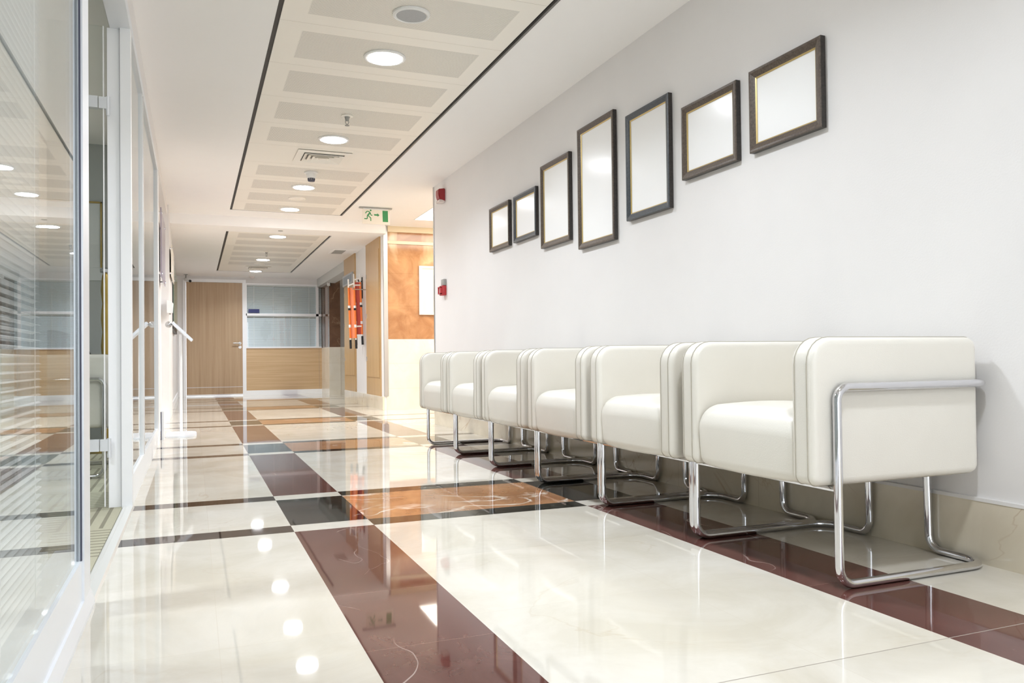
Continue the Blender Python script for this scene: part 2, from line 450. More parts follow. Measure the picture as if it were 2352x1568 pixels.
struct('floor_office', B(-4.2, -.302, Y0, 7.2, -.05, .003), M['carpet'], 'beige striped carpet inside the room behind the glass door', 'carpet')

# ------------------------------------------------------------------ right wall
struct('wall_right', B(XW, XW + .22, Y0, YE, 0, HC), M['wall'], 'long plain white wall behind the armchairs', 'wall')
bm = B(XW - .012, XW, Y0, YE, 0, .192); 
struct('baseboard_right', bm, M['skirt'], 'beige stone skirting under the white wall', 'skirting')
struct('trim_1', B(XW - .014, XW, Y0, YE, .192, .203), M['wall'], 'thin white strip along the top of the stone skirting', 'trim')
bm = nb(); box(bm, XW - .006, XW + .03, YE, YE + .008, 0, HC - .002); box(bm, XW - .006, XW, YE - .02, YE, .21, HC - .002)
struct('trim_2', bm, M['steel'], 'steel corner strip on the far end of the white wall', 'trim')
# lobby shell
struct('wall_lobby_near', B(XW + .22, 6.5, YE - .22, YE, 0, HC), M['wall'], 'lobby wall round the corner from the white wall', 'wall')
struct('wall_lobby_side', B(6.5, 6.7, YE - .22, YM + .2, 0, HC), M['cream_stone'], 'end wall of the side lobby', 'wall')
bm = nb(); box(bm, 2.35, 6.5, YM, YM + .2, .92, 2.165)
struct('wall_lobby', bm, M['orange_marble'], 'orange veined marble upper wall of the side lobby', 'wall')
struct('wall_lobby_base', B(2.33, 6.5, YM - .008, YM + .2, 0, .92), M['cream_stone'], 'cream stone lower wall of the side lobby', 'wall')
bm = nb(); box(bm, 2.35, 6.5, YM - .02, YM + .2, 2.165, 2.205); box(bm, 2.35, 6.5, YM, YM + .2, 2.205, 2.32, 1); box(bm, 2.35, 6.5, YM - .03, YM + .2, 2.32, HC)
struct('trim_3', bm, [M['cornice'], M['orange_marble']], 'stone cornice with painted light above the orange marble', 'cornice')
bm = nb(); box(bm, 2.296, 2.35, YM - .012, YM + .1, .18, HC); 
struct('trim_4', bm, M['steel'], 'tall steel corner post beside the orange marble wall', 'trim')

# far right wall, with white paint and stone skirting
struct('wall_right_far', B(XF, XF + .2, YM + .004, 13.0, 0, HC), M['wall'], 'white wall between the two veneered shaft doors', 'wall')
struct('baseboard_right_far', B(XF - .02, XF, YM - .01, 13.0, 0, .175), M['skirt'], 'stone skirting under the veneered shaft doors', 'skirting')
struct('wall_lintel', B(XF, XF + .2, 13.0, YB, 2.115, HF), M['wall_grey'], 'grey lintel over the lift recess', 'wall')
struct('wall_recess', B(2.585, 3.6, 15.22, YB + .2, .905, HF), M['mirror_steel'], 'polished steel cladding in the lift recess', 'wall')
struct('wall_recess_base', B(2.585, 3.6, 15.2, YB + .2, 0, .905), M['cream_stone'], 'cream stone foot of the lift recess', 'wall')
struct('wall_recess_side', B(3.6, 3.8, 13.0, YB + .2, 0, HF), M['wall'], 'hidden side wall of the lift recess', 'wall')
struct('wall_recess_near', B(XF + .2, 3.6, 12.8, 13.0, 0, HF), M['wall'], 'near return wall of the lift recess', 'wall')
struct('pillar', B(2.38, 2.585, 15.2, YB + .2, .905, HF), M['dark_marble'], 'dark brown marble pillar beside the back window', 'pillar')
struct('pillar_base', B(2.372, 2.585, 15.19, YB + .2, 0, .905), M['cream_stone'], 'cream stone foot of the dark marble pillar', 'pillar')

# ------------------------------------------------------------------ ceilings
GX0, GX1 = 0.392, 1.672
def ceil_with_hole(x0, x1, y0, y1, hx0, hx1, hy0, hy1, z):
    bm = nb()
    box(bm, x0, hx0, y0, y1, z, z + .1); box(bm, hx1, x1, y0, y1, z, z + .1)
    box(bm, hx0, hx1, hy1, y1, z, z + .1)
    if hy0 > y0: box(bm, hx0, hx1, y0, hy0, z, z + .1)
    return bm
PN0, PN1 = -4.4, 9.64
PF0, PF1 = 10.48, 15.12
bm = ceil_with_hole(XL - .12, XW + .01, Y0, YS, GX0, GX1, PN0, PN1, HC)
struct('ceiling', bm, M['ceil'], 'off white plaster ceiling around the near metal panel', 'ceiling')
bm = ceil_with_hole(-.45, XF + .01, YS, YB, GX0 - .01, GX1 + .01, PF0, PF1, HF)
box(bm, XF, 3.8, 12.8, YB, HF, HF + .1)
struct('ceiling_far', bm, M['ceil'], 'lower plaster ceiling at the far end of the corridor', 'ceiling')
struct('ceiling_step', B(-.45, XF, YS, YS + .02, HF + .1, HC + .1), M['ceil'], 'plaster face of the ceiling step', 'ceiling')
LX0, LX1, LY0, LY1 = 2.555, 4.6, 8.25, 9.615
bm = nb(); box(bm, XW + .01, LX0, YE - .2, YM + .2, HC, HC + .1); box(bm, LX1, 6.6, YE - .2, YM + .2, HC, HC + .1); box(bm, LX0, LX1, YE - .2, LY0, HC, HC + .1); box(bm, LX0, LX1, LY1, YM + .2, HC, HC + .1)
box(bm, XL - .12, XW + .02, YS, YM + .2, HC + .1, HC + .12)
struct('ceiling_lobby', bm, M['ceil'], 'plaster ceiling of the side lobby', 'ceiling')
lp = thing('ceiling_light_panel', 'large square luminous ceiling panel in the side lobby', 'ceiling light', (0.5 * (LX0 + LX1), 0.5 * (LY0 + LY1), HC))
obj('diffuser', B(LX0 + .004, LX1 - .004, LY0 + .004, LY1 - .004, HC + .02, HC + .03), M['lamp_warm'], lp)
bm = nb(); box(bm, LX0, LX0 + .01, LY0, LY1, HC - .003, HC + .05); box(bm, LX1 - .01, LX1, LY0, LY1, HC - .003, HC + .05); box(bm, LX0, LX1, LY0, LY0 + .01, HC - .003, HC + .05); box(bm, LX0, LX1, LY1 - .01, LY1, HC - .003, HC + .05)
obj('frame', bm, M['white_plastic'], lp)

def metal_panel(name, y_starts, perl, y0, y1, z, x0, x1, label, skip=()):
    """strip of metal tiles, one mesh: perforated fields and plain margins"""
    bm = nb(); zz = z + .004
    fx0, fx1 = x0 + .125, x1 - .105
    def quad(xa, xb, ya, yb, mi, zb=zz):
        f = bm.faces.new([bm.verts.new(p) for p in ((xa, ya, zb), (xa, yb, zb), (xb, yb, zb), (xb, ya, zb))]); f.material_index = mi
    edges = [y0]; 
    for i, s in enumerate(y_starts):
        if i in skip: continue
        a, b = max(y0, s), min(y1, s + perl)
        if b <= a: continue
        quad(x0, x1, edges[-1], a, 0)
        quad(x0, fx0, a, b, 0); quad(fx1, x1, a, b, 0); quad(fx0, fx1, a, b, 1)
        edges.append(b)
    quad(x0, x1, edges[-1], y1, 0)
    # joints between the tiles
    for s in y_starts:
        j = s - .105
        if y0 + .05 < j < y1 - .05:
            box(bm, x0, x1, j - .0008, j + .0008, zz - .0004, zz + .002, 3)
    box(bm, x0, x1, y0, y1, zz + .001, zz + .06, 0)
    o = struct(name, bm, [M['panel'], M['perf'], M['groove_edge'], M['joint_cream']], label, 'ceiling panel')
    return o
ys_near = [3.675 + .6145 * k for k in range(-13, 10)]
metal_panel('ceiling_panel_1', ys_near, .395, PN0 + .01, PN1 - .006, HC, GX0 + .026, GX1 - .03, 'long strip of perforated cream metal ceiling tiles, near', skip=(18,))
ys_far = [10.6 + .615 * k for k in range(0, 7)]
metal_panel('ceiling_panel_2', ys_far, .395, PF0 + .008, PF1 - .02, HF, GX0 + .02, GX1 - .02, 'shorter strip of metal ceiling tiles by the back door', skip=(6,))
bm = nb(); box(bm, GX0, GX0 + .026, PN0, PN1, HC + .012, HC + .06); box(bm, GX1 - .03, GX1 - .012, PN0, PN1, HC + .016, HC + .06)
box(bm, GX0 - .01, GX0 + .02, PF0, PF1, HF + .012, HF + .06); box(bm, GX1 - .02, GX1 + .01, PF0, PF1, HF + .014, HF + .06); box(bm, GX0, GX1, PF1 - .02, PF1, HF + .012, HF + .06)
struct('trim_5', bm, M['groove'], 'dark shadow gap around the metal ceiling strips', 'trim')
bm = nb(); box(bm, GX1 - .012, GX1, PN0, PN1, HC + .001, HC + .03); box(bm, GX0, GX1, PN1 - .006, PN1, HC + .003, HC + .05)
struct('trim_6', bm, M['groove_edge'], 'grey edge profile along the near metal ceiling strip', 'trim')

# ------------------------------------------------------------------ downlights
def make_downlight():
    t = thing('downlight', '', 'downlight', (0, 0, 0), 'downlights along the corridor ceiling')
    obj('trim_ring', lathe(nb(), [(.105, .004), (.119, .004), (.121, -.001), (.117, -.005), (.110, -.0075), (.105, -.006)], (0, 0, 0), 40), M['white_plastic'], t, True)
    obj('diffuser', lathe(nb(), [(.001, -.0125), (.05, -.0118), (.08, -.0100), (.098, -.0066), (.1045, -.002), (.1045, .002)], (0, 0, 0), 40), M['lamp'], t)
    ld = bpy.data.lights.new('downlight_beam', 'AREA'); ld.shape = 'DISK'; ld.size = .205; ld.energy = LAMP_W
    ld.spread = math.radians(LAMP_SPREAD); ld.color = (0.86, 0.925, 1.0)
    lo = bpy.data.objects.new('beam', ld); COL.objects.link(lo); lo.location = (0, 0, -.0135); lo.parent = t
    return t
dl0 = make_downlight()
DL = [(1.034, 4.505, HC, 'round white downlight nearest the round speaker grille'),
      (1.036, 6.32, HC, 'lit downlight in front of the square air vent'),
      (1.034, 8.165, HC, 'lit downlight just beyond the smoke detector'),
      (1.036, 9.40, HC, 'lit downlight at the far edge of the long metal ceiling strip'),
      (1.025, 10.73, HF, 'lit downlight at the near edge of the short metal ceiling strip'),
      (1.035, 13.24, HF, 'lit downlight in the middle of the short metal ceiling strip'),
      (1.042, 14.96, HF, 'lit downlight closest to the back door'),
      (1.034, 2.68, HC, 'downlight above the camera'), (1.034, .86, HC, 'first downlight behind the camera'), (1.034, -.96, HC, 'second downlight behind the camera'), (1.034, -2.8, HC, 'third downlight behind the camera')]
for i, (x, y, z, lab) in enumerate(DL):
    o = dl0 if i == 0 else dup(dl0)
    o.location = (x, y, z); o['label'] = lab

# speaker grilles
sp = thing('ceiling_speaker', 'large round grey speaker grille with white rim, nearest in the ceiling strip', 'speaker', (1.031, 3.89, HC))
obj('grille', lathe(nb(), [(.001, -.008), (.05, -.0085), (.078, -.0065), (.078, .002)], (1.031, 3.89, HC), 40), M['speaker'], sp, True)
obj('rim', lathe(nb(), [(.076, .002), (.076, -.008), (.083, -.011), (.093, -.006), (.095, .003)], (1.031, 3.89, HC), 40), M['white_plastic'], sp, True)
for (x, y, z, lab) in ((1.04, 8.77, HC, 'small flat cream speaker disc between the two far downlights of the long strip'), (1.021, 13.82, HF, 'flat cream speaker disc in the short strip beside its air vent')):
    s2 = thing('ceiling_speaker', lab, 'speaker', (x, y, z))
    obj('grille', lathe(nb(), [(.001, -.004), (.07, -.004), (.075, .002)], (x, y, z), 32), M['panel'], s2, True)
    obj('rim', lathe(nb(), [(.074, .003), (.075, -.006), (.09, -.004), (.092, .003)], (x, y, z), 32), M['panel'], s2, True)

def sprinkler(x, y, z, lab):
    t = thing('fire_sprinkler', lab, 'sprinkler', (x, y, z), 'ceiling sprinklers')
    obj('ceiling_plate', lathe(nb(), [(.04, .003), (.041, -.003), (.022, -.007), (.018, .003)], (x, y, z), 28), M['panel'], t, True)
    obj('body', lathe(nb(), [(.017, .002), (.016, -.02), (.010, -.03), (.006, -.036)], (x, y, z), 20), M['grey_plastic'], t, True)
    bm = nb(); tube(bm, fillet([(x - .010, y, z - .02), (x - .012, y, z - .045), (x, y, z - .066)], .008), .0025, 8); tube(bm, fillet([(x + .010, y, z - .02), (x + .012, y, z - .045), (x, y, z - .066)], .008), .0025, 8)
    obj('yoke', bm, M['grey_plastic'], t, True)
    obj('deflector', lathe(nb(), [(.001, -.066), (.016, -.066), (.016, -.069), (.001, -.069)], (x, y, z), 20), M['grey_plastic'], t, True)
sprinkler(1.026, 5.68, HC, 'small sprinkler head hanging in front of the second lit downlight')
sprinkler(1.009, 12.28, HF, 'small sprinkler head hanging in the short metal ceiling strip')
t = tag(obj('ceiling_cover_plate', lathe(nb(), [(.03, .002), (.03, -.004), (.001, -.006)], (1.013, 10.25, HF), 24), M['grey_plastic'], smooth=True, loc=(1.013, 10.25, HF)), 'tiny round cover plate on the plaster between the two metal strips', 'cover plate')

def vent(x0, x1, y0, y1, z, lab, n=4):
    t = thing('air_vent', lab, 'air vent', (.5 * (x0 + x1), .5 * (y0 + y1), z), 'square ceiling air vents')
    def ring(bm, i0, i1, zt, zb_out, zb_in):
        X0, X1, Y0_, Y1_ = x0 + i0, x1 - i0, y0 + i0, y1 - i0
        a0, a1, b0, b1 = x0 + i1, x1 - i1, y0 + i1, y1 - i1
        o = [(X0, Y0_), (X1, Y0_), (X1, Y1_), (X0, Y1_)]; q = [(a0, b0), (a1, b0), (a1, b1), (a0, b1)]
        vo = [bm.verts.new((*p, zb_out)) for p in o]; vi = [bm.verts.new((*p, zb_in)) for p in q]
        vo2 = [bm.verts.new((*p, zb_out + .003)) for p in o]; vi2 = [bm.verts.new((*p, zb_in + .003)) for p in q]
        for k in range(4):
            j = (k + 1) % 4
            bm.faces.new((vo[k], vo[j], vi[j], vi[k])); bm.faces.new((vo2[j], vo2[k], vi2[k], vi2[j]))
            bm.faces.new((vo[j], vo[k], vo2[k], vo2[j])); bm.faces.new((vi[k], vi[j], vi2[j], vi2[k]))
    bm = nb(); ring(bm, 0, .055, 0, z - .004, z - .008)
    bmesh.ops.recalc_face_normals(bm, faces=bm.faces[:]); obj('frame', bm, M['panel'], t)
    for k in range(n):
        bm = nb(); a = .06 + k * .037
        ring(bm, a, a + .030, 0, z - .020, z - .001)
        bmesh.ops.recalc_face_normals(bm, faces=bm.faces[:]); obj('louvre', bm, M['panel'], t)
    obj('centre_plate', B(.5 * (x0 + x1) - .028, .5 * (x0 + x1) + .028, .5 * (y0 + y1) - .022, .5 * (y0 + y1) + .022, z - .018, z - .012), M['panel'], t)
    obj('backing', B(x0 + .05, x1 - .05, y0 + .05, y1 - .05, z + .001, z + .003), M['vent_back'], t)
    return t
vent(.81, 1.255, 6.70, 7.11, HC, 'square louvred air vent in the long metal ceiling strip')
vent(.83, 1.25, 14.22, 14.62, HF, 'square louvred air vent beside the downlight closest to the back door')
rv = thing('return_air_grille', 'rectangular grey grille in the plaster ceiling above the hanging stretchers', 'air vent', (2.02, 11.95, HF))
bm = nb(); box(bm, 1.9, 2.24, 11.7, 12.2, HF - .008, HF + .002)
obj('frame', bm, M['ceil'], rv)
bm = nb()
for k in range(9): box(bm, 1.93, 2.09, 11.75 + k * .045, 11.77 + k * .045, HF - .011, HF - .004)
obj('louvre_set', bm, M['grey_plastic'], rv)

sd = thing('smoke_detector', 'white smoke detector hanging below the long metal ceiling strip', 'smoke detector', (1.02, 7.5, HC))
obj('mount_plate', lathe(nb(), [(.062, .003), (.063, -.008), (.05, -.012), (.03, -.012)], (1.02, 7.5, HC), 32), M['white_plastic'], sd, True)
obj('body', lathe(nb(), [(.048, -.01), (.046, -.03), (.04, -.052), (.034, -.056)], (1.02, 7.5, HC), 32), M['white_plastic'], sd, True)
bm = nb()
for k in range(10):
    a = 2 * PI * k / 10
    tube(bm, [(1.02 + .031 * math.cos(a), 7.5 + .031 * math.sin(a), HC - .054), (1.02 + .029 * math.cos(a), 7.5 + .029 * math.sin(a), HC - .076)], .004, 6)
lathe(bm, [(.033, -.074), (.03, -.082), (.001, -.084)], (1.02, 7.5, HC), 24)
obj('sensor_cage', bm, M['alu_dark'], sd, True)
dm = thing('dome_detector', 'small white dome detector on the plaster just before the back window', 'detector', (1.036, 15.75, HF))
obj('mount_plate', lathe(nb(), [(.06, .003), (.062, -.014), (.05, -.018)], (1.036, 15.75, HF), 28), M['white_plastic'], dm, True)
obj('dome', lathe(nb(), [(.048, -.016), (.044, -.04), (.03, -.056), (.001, -.062)], (1.036, 15.75, HF), 28), M['clear_plastic'], dm, True)

# ------------------------------------------------------------------ exit sign
ex = thing('exit_sign', 'hanging white exit sign with green running figure, arrow and door', 'exit sign', (1.945, 9.0, HC))
bm = nb(); rbox(bm, 1.752, 2.13, 8.975, 9.025, HC - .014, HC - .001, .004, 2)
obj('ceiling_rail', bm, M['grey_plastic'], ex, True)
bm = nb(); box(bm, 1.80, 2.09, 8.988, 9.012, HC - .026, HC - .014)
obj('light_tube', bm, M['white_plastic'], ex)
obj('plate', B(1.789, 2.106, 8.996, 9.004, 2.205, 2.372), M['acrylic'], ex)
def sgn(cx, cy): return (1.789 + (cx / 26.13 - 12) * .00503, 2.379 - (cy / 26.13 - 17) * .00564)
def stroke(bm, pts, w_, yy):
    pts = [Vector(sgn(*p)) for p in pts]; hw = w_ / 26.13 * .0053 / 2
    L = []; R = []
    for i, p in enumerate(pts):
        d = (pts[min(i + 1, len(pts) - 1)] - pts[max(i - 1, 0)]).normalized(); n = Vector((-d.y, d.x))
        k = hw
        L.append(p + n * k); R.append(p - n * k)
    for i in range(len(pts) - 1):
        prism(bm, [L[i], L[i + 1], R[i + 1], R[i]], 'Y', yy, yy + .0012)
    return bm
bm = nb(); yy = 8.9945
hc = Vector(sgn(808, 535)); prism(bm, [(hc.x + .0098 * math.cos(2 * PI * k / 20), hc.y + .0104 * math.sin(2 * PI * k / 20)) for k in range(20)], 'Y', yy, yy + .0012)
prism(bm, [sgn(*p) for p in ((670, 575), (730, 590), (800, 650), (800, 690), (750, 730), (705, 800), (650, 850), (590, 790), (680, 690), (720, 640))], 'Y', yy - .0002, yy + .0012)
stroke(bm, [(740, 615), (680, 590), (590, 590), (555, 620), (495, 700)], 48, yy)
stroke(bm, [(790, 660), (812, 765), (835, 785), (915, 785)], 48, yy)
stroke(bm, [(660, 820), (800, 925), (815, 955), (812, 1095)], 50, yy)
stroke(bm, [(620, 790), (605, 850), (605, 975), (590, 985), (425, 985)], 50, yy)
bmesh.ops.recalc_face_normals(bm, faces=bm.faces[:])
obj('running_figure', bm, M['green'], ex)
bm = nb(); prism(bm, [sgn(*p) for p in ((1010, 718), (1195, 722), (1195, 668), (1330, 765), (1215, 850), (1215, 800), (1010, 795))], 'Y', yy, yy + .0012)
obj('arrow', bm, M['green'], ex)
bm = nb(); prism(bm, [sgn(*p) for p in ((1515, 515), (1838, 515), (1852, 1108), (1532, 1108))], 'Y', yy, yy + .0012)
obj('door_symbol', bm, M['green'], ex)

# ------------------------------------------------------------------ alarm, call point, switch plate on the white wall
al = thing('fire_alarm_sounder', 'dark red alarm sounder high at the far end of the white wall', 'fire alarm', (XW, 7.4, 2.24))
bm = nb(); prism(bm, [(XW, 2.175), (XW - .055, 2.195), (XW - .068, 2.24), (XW - .066, 2.295), (XW, 2.305)], 'Y', 7.345, 7.445)
bmesh.ops.bevel(bm, geom=bm.edges[:], offset=.006, segments=2, affect='EDGES'); obj('housing', bm, M['red_plastic'], al, True)
bm = nb(); rbox(bm, XW - .06, XW - .002, 7.347, 7.46, 2.168, 2.195, .006, 2); obj('strobe_lens', bm, M['clear_plastic'], al, True)
cp = thing('manual_call_point', 'bright red break glass call point box midway up the white wall', 'fire call point', (XW, 7.38, 1.31))
bm = nb(); rbox(bm, XW - .045, XW, 7.335, 7.43, 1.268, 1.362, .006, 2); obj('housing', bm, M['call_red'], cp, True)
bm = nb()
box(bm, XW - .062, XW - .045, 7.345, 7.352, 1.28, 1.35); box(bm, XW - .062, XW - .045, 7.415, 7.422, 1.28, 1.35); box(bm, XW - .062, XW - .045, 7.345, 7.422, 1.28, 1.287); box(bm, XW - .062, XW - .045, 7.345, 7.422, 1.343, 1.35)
obj('cover_frame', bm, M['call_red'], cp)
obj('press_plate', B(XW - .049, XW - .044, 7.352, 7.415, 1.287, 1.343), M['white_plastic'], cp)
sw = nb(); rbox(sw, XW - .03, XW, 7.335, 7.42, 1.364, 1.425, .004, 2)
tag(obj('key_switch_plate', sw, M['grey_plastic'], smooth=True, loc=(XW, 7.38, 1.395)), 'small grey plate right above the red call point', 'switch plate')

# ------------------------------------------------------------------ picture frames
FR = [(5.628, 6.055, 1.515, 1.866, 'b', 'small square empty frame furthest along the white wall'),
      (5.115, 5.532, 1.517, 1.865, 'k', 'small blue black empty frame, second from the far end of the row'),
      (4.576, 5.025, 1.407, 1.977, 'b', 'mid sized upright brown frame left of the tallest one'),
      (3.993, 4.450, 1.326, 2.075, 'b', 'tallest narrow brown frame in the row'),
      (3.423, 3.852, 1.405, 1.991, 'k', 'upright blue black frame right of the tallest one'),
      (2.883, 3.309, 1.517, 1.876, 'b', 'square brown frame second from the near end of the row'),
      (2.370, 2.795, 1.524, 1.879, 'b', 'square brown frame nearest the camera, above the second chair')]
def picture(y0, y1, z0, z1, kind, lab):
    t = thing('picture_frame', lab, 'picture frame', (XW, .5 * (y0 + y1), .5 * (z0 + z1)), 'empty frames on the white wall')
    # moulding swept as a mitred profile: (inset from outer edge, distance off the wall)
    prof = [(0, .003), (0, .026), (.004, .030), (.012, .0295), (.030, .0225), (.034, .020), (.034, .010)]
    bm = nb(); rings = []
    for (i, d) in prof:
        rings.append([bm.verts.new((XW - d, a, b)) for a, b in ((y0 + i, z0 + i), (y1 - i, z0 + i), (y1 - i, z1 - i), (y0 + i, z1 - i))])
    for r in range(len(prof) - 1):
        for k in range(4):
            f = bm.faces.new((rings[r][k], rings[r][(k + 1) % 4], rings[r + 1][(k + 1) % 4], rings[r + 1][k]))
            f.material_index = 1 if r == 0 else 0
    bm.faces.new(list(reversed(rings[0]))).material_index = 1
    bmesh.ops.recalc_face_normals(bm, faces=bm.faces[:])
    obj('moulding', bm, [M['frame_blue'] if kind == 'k' else M['frame_brown'], M['frame_side']], t)
    bm = nb(); i0, i1 = .0335, .0395; rings = []
    for (i, d) in ((i0, .012), (i0, .0195), (i1, .0165), (i1, .010)):
        rings.append([bm.verts.new((XW - d, a, b)) for a, b in ((y0 + i, z0 + i), (y1 - i, z0 + i), (y1 - i, z1 - i), (y0 + i, z1 - i))])
    for r in range(4):
        for k in range(4): bm.faces.new((rings[r][k], rings[r][(k + 1) % 4], rings[(r + 1) % 4][(k + 1) % 4], rings[(r + 1) % 4][k]))
    bmesh.ops.recalc_face_normals(bm, faces=bm.faces[:])
    obj('gold_liner', bm, M['gold'], t)
    obj('blank_print', B(XW - .0135, XW - .006, y0 + .036, y1 - .036, z0 + .036, z1 - .036), M['canvas'], t)
for f in FR: picture(*f)

# ------------------------------------------------------------------ armchairs (local: origin on the floor at the centre, faces -X)
HW = .335            # tube centre to chair centre
CX = 1.915           # world X of chair origin
def rounded_profile(x0, x1, z0, z1, r):
    """r: radii for (x0,z0),(x1,z0),(x1,z1),(x0,z1)"""
    pts = []
    for (cx, cz, rr, a0) in ((x0 + r[0], z0 + r[0], r[0], PI), (x1 - r[1], z0 + r[1], r[1], 1.5 * PI), (x1 - r[2], z1 - r[2], r[2], 0), (x0 + r[3], z1 - r[3], r[3], .5 * PI)):
        for k in range(7):
            a = a0 + .5 * PI * k / 6; pts.append((cx + rr * math.cos(a), cz + rr * math.sin(a)))
    return pts
def pad(poly, axis, a, b, r, seg=4):
    bm = nb(); prism(bm, poly, axis, a, b)
    idx = {'X': 0, 'Y': 1, 'Z': 2}[axis]
    ed = [e for e in bm.edges if abs(e.verts[0].co[idx] - e.verts[1].co[idx]) < 1e-6]
    bmesh.ops.bevel(bm, geom=ed, offset=r, segments=seg, profile=0.55, affect='EDGES')
    return bm
def make_chair():
    t = thing('tub_armchair', '', 'armchair', (0, 0, 0), 'cream leather armchairs along the white wall')
    ya = HW - .0125 - .003       # outer face of arm pad
    th = .088
    xf, xb = -.335, .312
    for s in (-1, 1):
        poly = rounded_profile(xf, xb, .285, .70, (.028, .03, .035, .075))
        bm = pad(poly, 'Y', s * ya if s < 0 else ya - th, s * ya + th if s < 0 else ya, .022)
        a = obj('arm', bm, M['leather'], t, True)
        bm = nb()
        for yy in (ya - .020, ya - th + .020):
            pl = rounded_profile(xf - .0006, xb + .0006, .2845, .7006, (.028, .03, .035, .075))
            tube(bm, [(p[0], s * yy, p[1]) for p in pl], .0014, 6, closed=True)
        obj('piping', bm, M['piping'], a, True)
    poly = rounded_profile(xb - .10, xb - .001, .29, .699, (.02, .03, .035, .045))
    bm = pad(poly, 'Y', -(ya - th + .012), ya - th + .012, .006, 2)
    bk = obj('backrest', bm, M['leather'], t, True)
    bm = nb(); tube(bm, [(xb - .082, -(ya - th), .6945), (xb - .082, ya - th, .6945)], .0014, 6)
    obj('piping', bm, M['piping'], bk, True)
    # inner corner fillets where the arms run into the back
    yi = ya - th
    # seat cushion: crowned block with a big rounded front
    nx, ny = 22, 16
    def seat_top(u, v):       # u 0..1 front to back, v -1..1
        return
    prof = []
    x0, x1, z0, z1 = xf + .004, xb - .09, .283, .487
    R = .075; r0 = .03
    for k in range(9):
        a = 1.5 * PI - .5 * PI * k / 8; prof.append((x0 + r0 + .006 + r0 * math.cos(a), z0 + r0 + r0 * math.sin(a)))
    for k in range(11):
        a = PI - .5 * PI * k / 10; prof.append((x0 + R + R * math.cos(a), z1 - R + R * math.sin(a)))
    for k in range(1, 9):
        q = k / 8; prof.append((x0 + R + (x1 - x0 - R) * q, z1 + .010 * math.sin(PI * min(1, q * 1.2)) - .012 * q))
    prof.append((x1, z0)); 
    bm = nb(); cols = []
    vs_ = [-1, -.985, -.94, -.86, -.7, -.4, 0, .4, .7, .86, .94, .985, 1]
    for v in vs_:
        e = abs(v); pinch = max(0, (e - .8) / .2); pinch = 1 - math.sqrt(max(0, 1 - pinch * pinch))
        crown = (1 - e * e)
        ring = []
        for (px, pz) in prof:
            cxm, czm = .5 * (x0 + x1), .38
            bulge = crown * .006
            fx = px + (.014 * pinch if px < cxm else 0) - (bulge if px < x0 + .03 else 0)
            fz = pz - (.016 * pinch if pz > czm else -.010 * pinch) + (crown * .006 if pz > .45 else (-crown * .006 if pz < .30 else 0))
            ring.append(bm.verts.new((fx, v * (yi + .001), fz)))
        cols.append(ring)
    n = len(prof)
    for i in range(len(cols) - 1):
        for k in range(n): bm.faces.new((cols[i][k], cols[i][(k + 1) % n], cols[i + 1][(k + 1) % n], cols[i + 1][k]))
    bm.faces.new(cols[0]); bm.faces.new(list(reversed(cols[-1])))
    bmesh.ops.recalc_face_normals(bm, faces=bm.faces[:])
    obj('seat', bm, M['leather'], t, True)
    # chrome: one tube frame on each side, joined behind the back by the back rail
    tr = .0125
    for s in (-1, 1):
        y = s * HW
        path = [(xb + .012, y - s * .10, .560), (xb + .012, y, .560), (-.262, y, .560), (-.262, y, tr), (.322, y, tr), (.322, y - s * .212, tr), (.322 - .004, y - s * .212, .30)]
        obj('side_frame', tube(nb(), fillet(path, [.035, .038, .05, .075, .045], 8), tr, 14), M['chrome'], t, True)
    bm = nb(); tube(bm, [(xb + .012, -(HW - .10), .560), (xb + .012, HW - .10, .560)], tr, 12)
    obj('back_rail', bm, M['chrome'], t, True)
    bm = nb()
    bm.free()
    obj('seat_rail', tube(nb(), [(-.262, -HW, .276), (-.262, HW, .276)], .008, 8), M['chrome'], t, True)
    obj('seat_rail', tube(nb(), [(.300, -.212, .290), (.300, .212, .290)], .009, 8), M['chrome'], t, True)
    return t
ch0 = make_chair()
CL = ['cream leather armchair nearest the camera, its whole side panel showing', 'second armchair from the camera, its side hidden by the nearest one',
      'third armchair from the camera in the row', 'fourth armchair from the camera, under the tallest frame',
      'fifth armchair from the camera, second from the far end', 'last armchair at the far end of the row, nearest the lobby']
for k in range(6):
    o = ch0 if k == 0 else dup(ch0)
    o.location = (CX, 2.0455 + .695 * k, 0); o['label'] = CL[k]

# ------------------------------------------------------------------ back wall: door, window, panel
struct('wall_back', B(-.45, XF + .4, YB, YB + .15, 2.16, HF), M['wall'], 'strip of painted wall above the back door and window', 'wall')
struct('wall_back_left', B(-.45, -.184, YB - .002, YB + .15, 0, 2.16), M['wall'], 'narrow wall strip left of the back door', 'wall')
bm = nb(); box(bm, -.184, -.132, YB - .03, YB + .08, 0, 2.225); box(bm, .875, .94, YB - .03, YB + .08, 0, 2.225); box(bm, -.132, .875, YB - .03, YB + .08, 2.165, 2.225)
d1 = thing('door_1', 'wood veneer door with white frame and lever handle on the back wall', 'door', (.37, YB, 0), kind='structure')
obj('door_frame', bm, M['alu_white'], d1)
obj('leaf', B(-.130, .873, YB - .015, YB + .03, .032, 2.163), M['wood_v'], d1)
obj('kick_line', B(-.130, .873, YB - .018, YB - .013, .165, .172), M['alu'], d1)
obj('bottom_seal', B(-.13, .873, YB - .022, YB - .012, .004, .034), M['alu_white'], d1)
hb = nb(); tube(hb, fillet([(.825, YB - .015, 1.005), (.825, YB - .07, 1.005), (.70, YB - .07, 1.005)], .015), .011, 10); lathe(hb, [(.026, -.022), (.026, -.014), (.001, -.014)], (.825, YB, 1.005), 20, 'Y')
hd = obj('handle', hb, M['steel'], d1, True)
